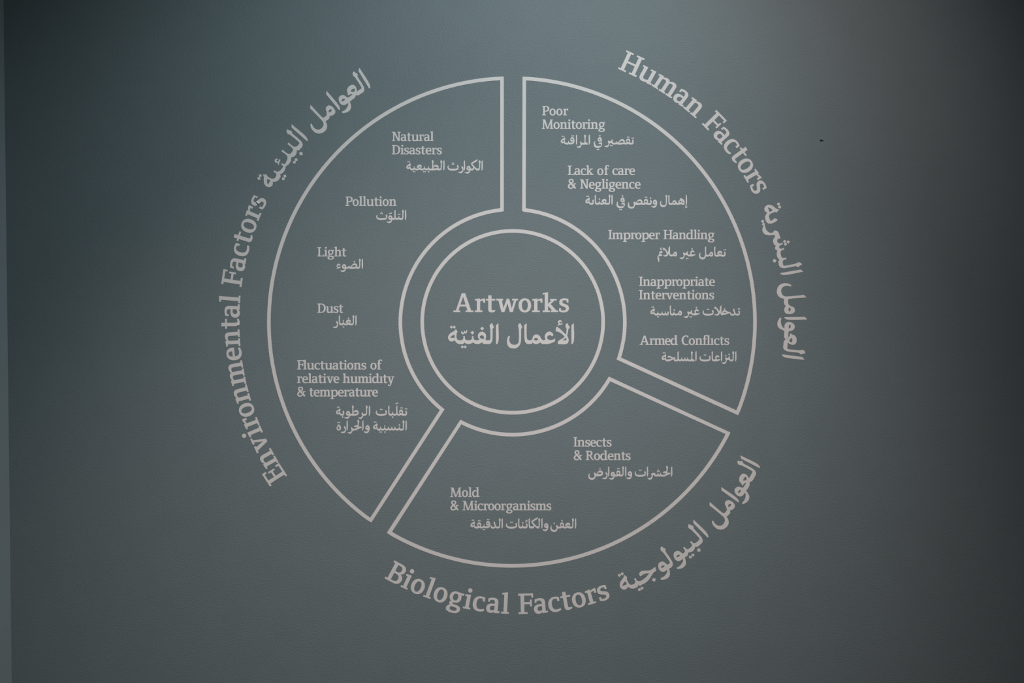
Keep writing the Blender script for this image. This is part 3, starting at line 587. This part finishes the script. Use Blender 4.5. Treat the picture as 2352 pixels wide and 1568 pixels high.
# torn or lifted places: (thing label part, letter number, hole outlines, flaps)
TEARS = {
 ('Environmental Factors', 'l', 19): ([[(587.2,463.2),(589.6,463.6),(595.2,468.8),(594.6,471.3),(592.0,471.0)], [(584.9,448.9),(586.4,448.4),(590.4,450.4),(589.4,451.2)]],
                                      [(((591.4,460.8),(596.6,465.6)), ((589.0,463.4),(594.4,468.6)), .0035)]),
 ('Environmental Factors', 'l', 10): ([[(544.6,747.8),(547.2,746.8),(548.8,749.8),(546.8,750.8)]],
                                      [(((546.2,743.4),(550.4,742.0)), ((545.2,745.6),(549.2,747.2)), .003)]),
}
for T in THINGS:
    lab = T['label']; big = 'large' in lab; word = 'title_lettering' if big else 'caption_lettering'
    if T['kind'] == 'latin':
        xs = [f.x for _, f in T['letters']]; ys = [f.y for _, f in T['letters']]
        r = root(word, lab, 'lettering', T['group'], sum(xs)/len(xs), max(ys))
        for i, (c, f) in enumerate(T['letters']):
            tear = next((v for (l_, _, k_), v in TEARS.items() if l_ in lab and 'following' not in lab and k_ == i), None)
            if tear is None: put('letter', letter_mesh(c), f, r, 1+.06*(i % 2)); continue
            inv = lambda p: (((p[0]-f.x)*f.c+(p[1]-f.y)*f.s)/f.k, ((p[0]-f.x)*f.s-(p[1]-f.y)*f.c)/f.k)
            w_, pos, neg = G[c]
            o = put('letter', cut('letter', [list(map(tuple, p)) for p in pos], [list(map(tuple, p)) for p in neg]+[[inv(p) for p in h] for h in tear[0]], M_VINYL, scale=.001), f, r)
            for hinge, tip, lift in tear[1]:
                vs, fs = flap(o, hinge, tip, lift)
                fo = link('peeled_flap', mesh('peeled_flap', [v-vs[0] for v in vs], fs, M_VINYL), o)
                fo['label'] = 'lifted curl of cream vinyl'
                fo.matrix_parent_inverse = (r.matrix_basis @ o.matrix_basis).inverted(); fo.location = vs[0]
    else:
        P0 = [p for P, N, k in T['clusters'] for q in P for p in q]
        r = root(word, lab, 'lettering', T['group'], sum(p[0] for p in P0)/len(P0), max(p[1] for p in P0))
        for P, N, k in T['clusters']:
            cx = sum(p[0] for p in P[0])/len(P[0]); cy = max(p[1] for p in P[0])
            sh = lambda R_: [[(p[0]-cx, p[1]-cy) for p in q] for q in R_]
            me = cut('joined_letters', sh(P), sh(N), M_VINYL, flip=True, scale=PX)
            link('joined_letters' if k > 1 else 'letter', me, r, W(cx, cy)-r.location)
        for i, (n, f, rr) in enumerate(T['dots']): put(n, mark_mesh(n, rr), f, r, 1.06+.06*(i % 2))

        if 'following Human' in lab:          # the vinyl has creased across one stroke
            for dy in (0, 2.4):
                q = [(1805.4,774.4+dy),(1811.6,773.4+dy),(1811.7,774.5+dy),(1805.5,775.5+dy)]
                link('crease', cut('crease', [[(p[0]-1805, p[1]-774) for p in q]], [], M_VINYL, th=.0017, flip=True, scale=PX), r, W(1805, 774)-r.location)

# ---------------- ruled outlines ----------------
def strip(name, o, i, c):
    vs = []; n = len(o)
    for d in (TH, 0):
        for k in range(n): vs += [W(*o[k], d)-c, W(*i[k], d)-c]
    m = 2*n; fs = []
    for k in range(n-1):
        a_, b_, c_, d_ = 2*k, 2*k+1, 2*k+3, 2*k+2
        fs += [(a_, b_, c_, d_), (a_, d_, m+d_, m+a_), (b_, m+b_, m+c_, c_)]
    fs += [(0, m, m+1, 1), (m-2, m-1, 2*m-1, 2*m-2)]
    A, B, D = (vs[k] for k in (0, 1, 3))
    if (B-A).cross(D-A).y > 0: fs = [f[::-1] for f in fs]
    return mesh(name, vs, fs, M_VINYL)
for lab, bars in SECTORS:
    o0 = bars[0][1][0]
    r = root('segment_outline', lab, 'outline', 'ruled outlines of the wheel segments', *o0)
    for n, o, i in bars:
        if n == 'outer_arc' and 'lower' in lab:       # the line is joined from two lengths of vinyl
            j = 67
            mid = lambda L: tuple(L[j][q]+.06*(L[j+1][q]-L[j][q]) for q in (0, 1))
            link(n, strip(n, o[:j+1], i[:j+1], r.location), r)
            link(n, strip(n, [mid(o)]+o[j+1:], [mid(i)]+i[j+1:], r.location), r)
        else: link(n, strip(n, o, i, r.location), r)
ro, ri = RING
me = strip('centre_ring', ro+ro[:1], ri+ri[:1], W(1177.5, 951.8))
o = link('centre_ring', me, None, W(1177.5, 951.8)); o['label'] = 'cream ring around the word Artworks at the centre of the wheel'; o['category'] = 'ring'

# ---------------- nicks in the paint ----------------
def nick(name, label, cx, cy, P, flake=None):
    o = link(name, cut(name, [P], [], M_DARK, th=.00035, flip=True, scale=PX), None, W(cx, cy))
    o['label'] = label; o['category'] = 'mark'; o['group'] = 'marks in the wall paint'
    if flake:
        f = link('paint_flake', cut('paint_flake', [flake], [], M_SIDE, th=.0012, flip=True, scale=PX), o)
    return o
nick('paint_nick', 'dark brown nick in the grey wall, right of the curved words Human Factors', 1887, 323,
     [(-4.2,-1),(-2.6,-2.6),(.5,-3.0),(2.4,-1.2),(4.4,-1.4),(4.6,.8),(3.2,2.2),(1.6,1.0),(-.6,1.8),(-3.2,1.4)], [(-1.2,-4.6),(1.2,-5.2),(2.2,-3.4),(.2,-2.8)])
nick('paint_nick', 'tiny dark nick in the grey wall, right of the lower curved Arabic title', 1714, 1215,
     [(-1.2,-.8),(.2,-1),(1.2,.3),(.6,1),(-.6,.6)], [(-.8,-2.8),(.4,-3),(1,-1.4),(-.2,-1.2)])
o = link('wall_scratch', cut('wall_scratch', [[(-6,-7),(-1,-4.2),(4,-.3),(8,5),(3.4,.6),(-1.6,-3.2)]], [], M_WALL, th=.0006, flip=True, scale=PX), None, W(36, 1067))
o['label'] = 'short curved scratch in the grey wall beside the left corner'; o['category'] = 'mark'; o['group'] = 'marks in the wall paint'
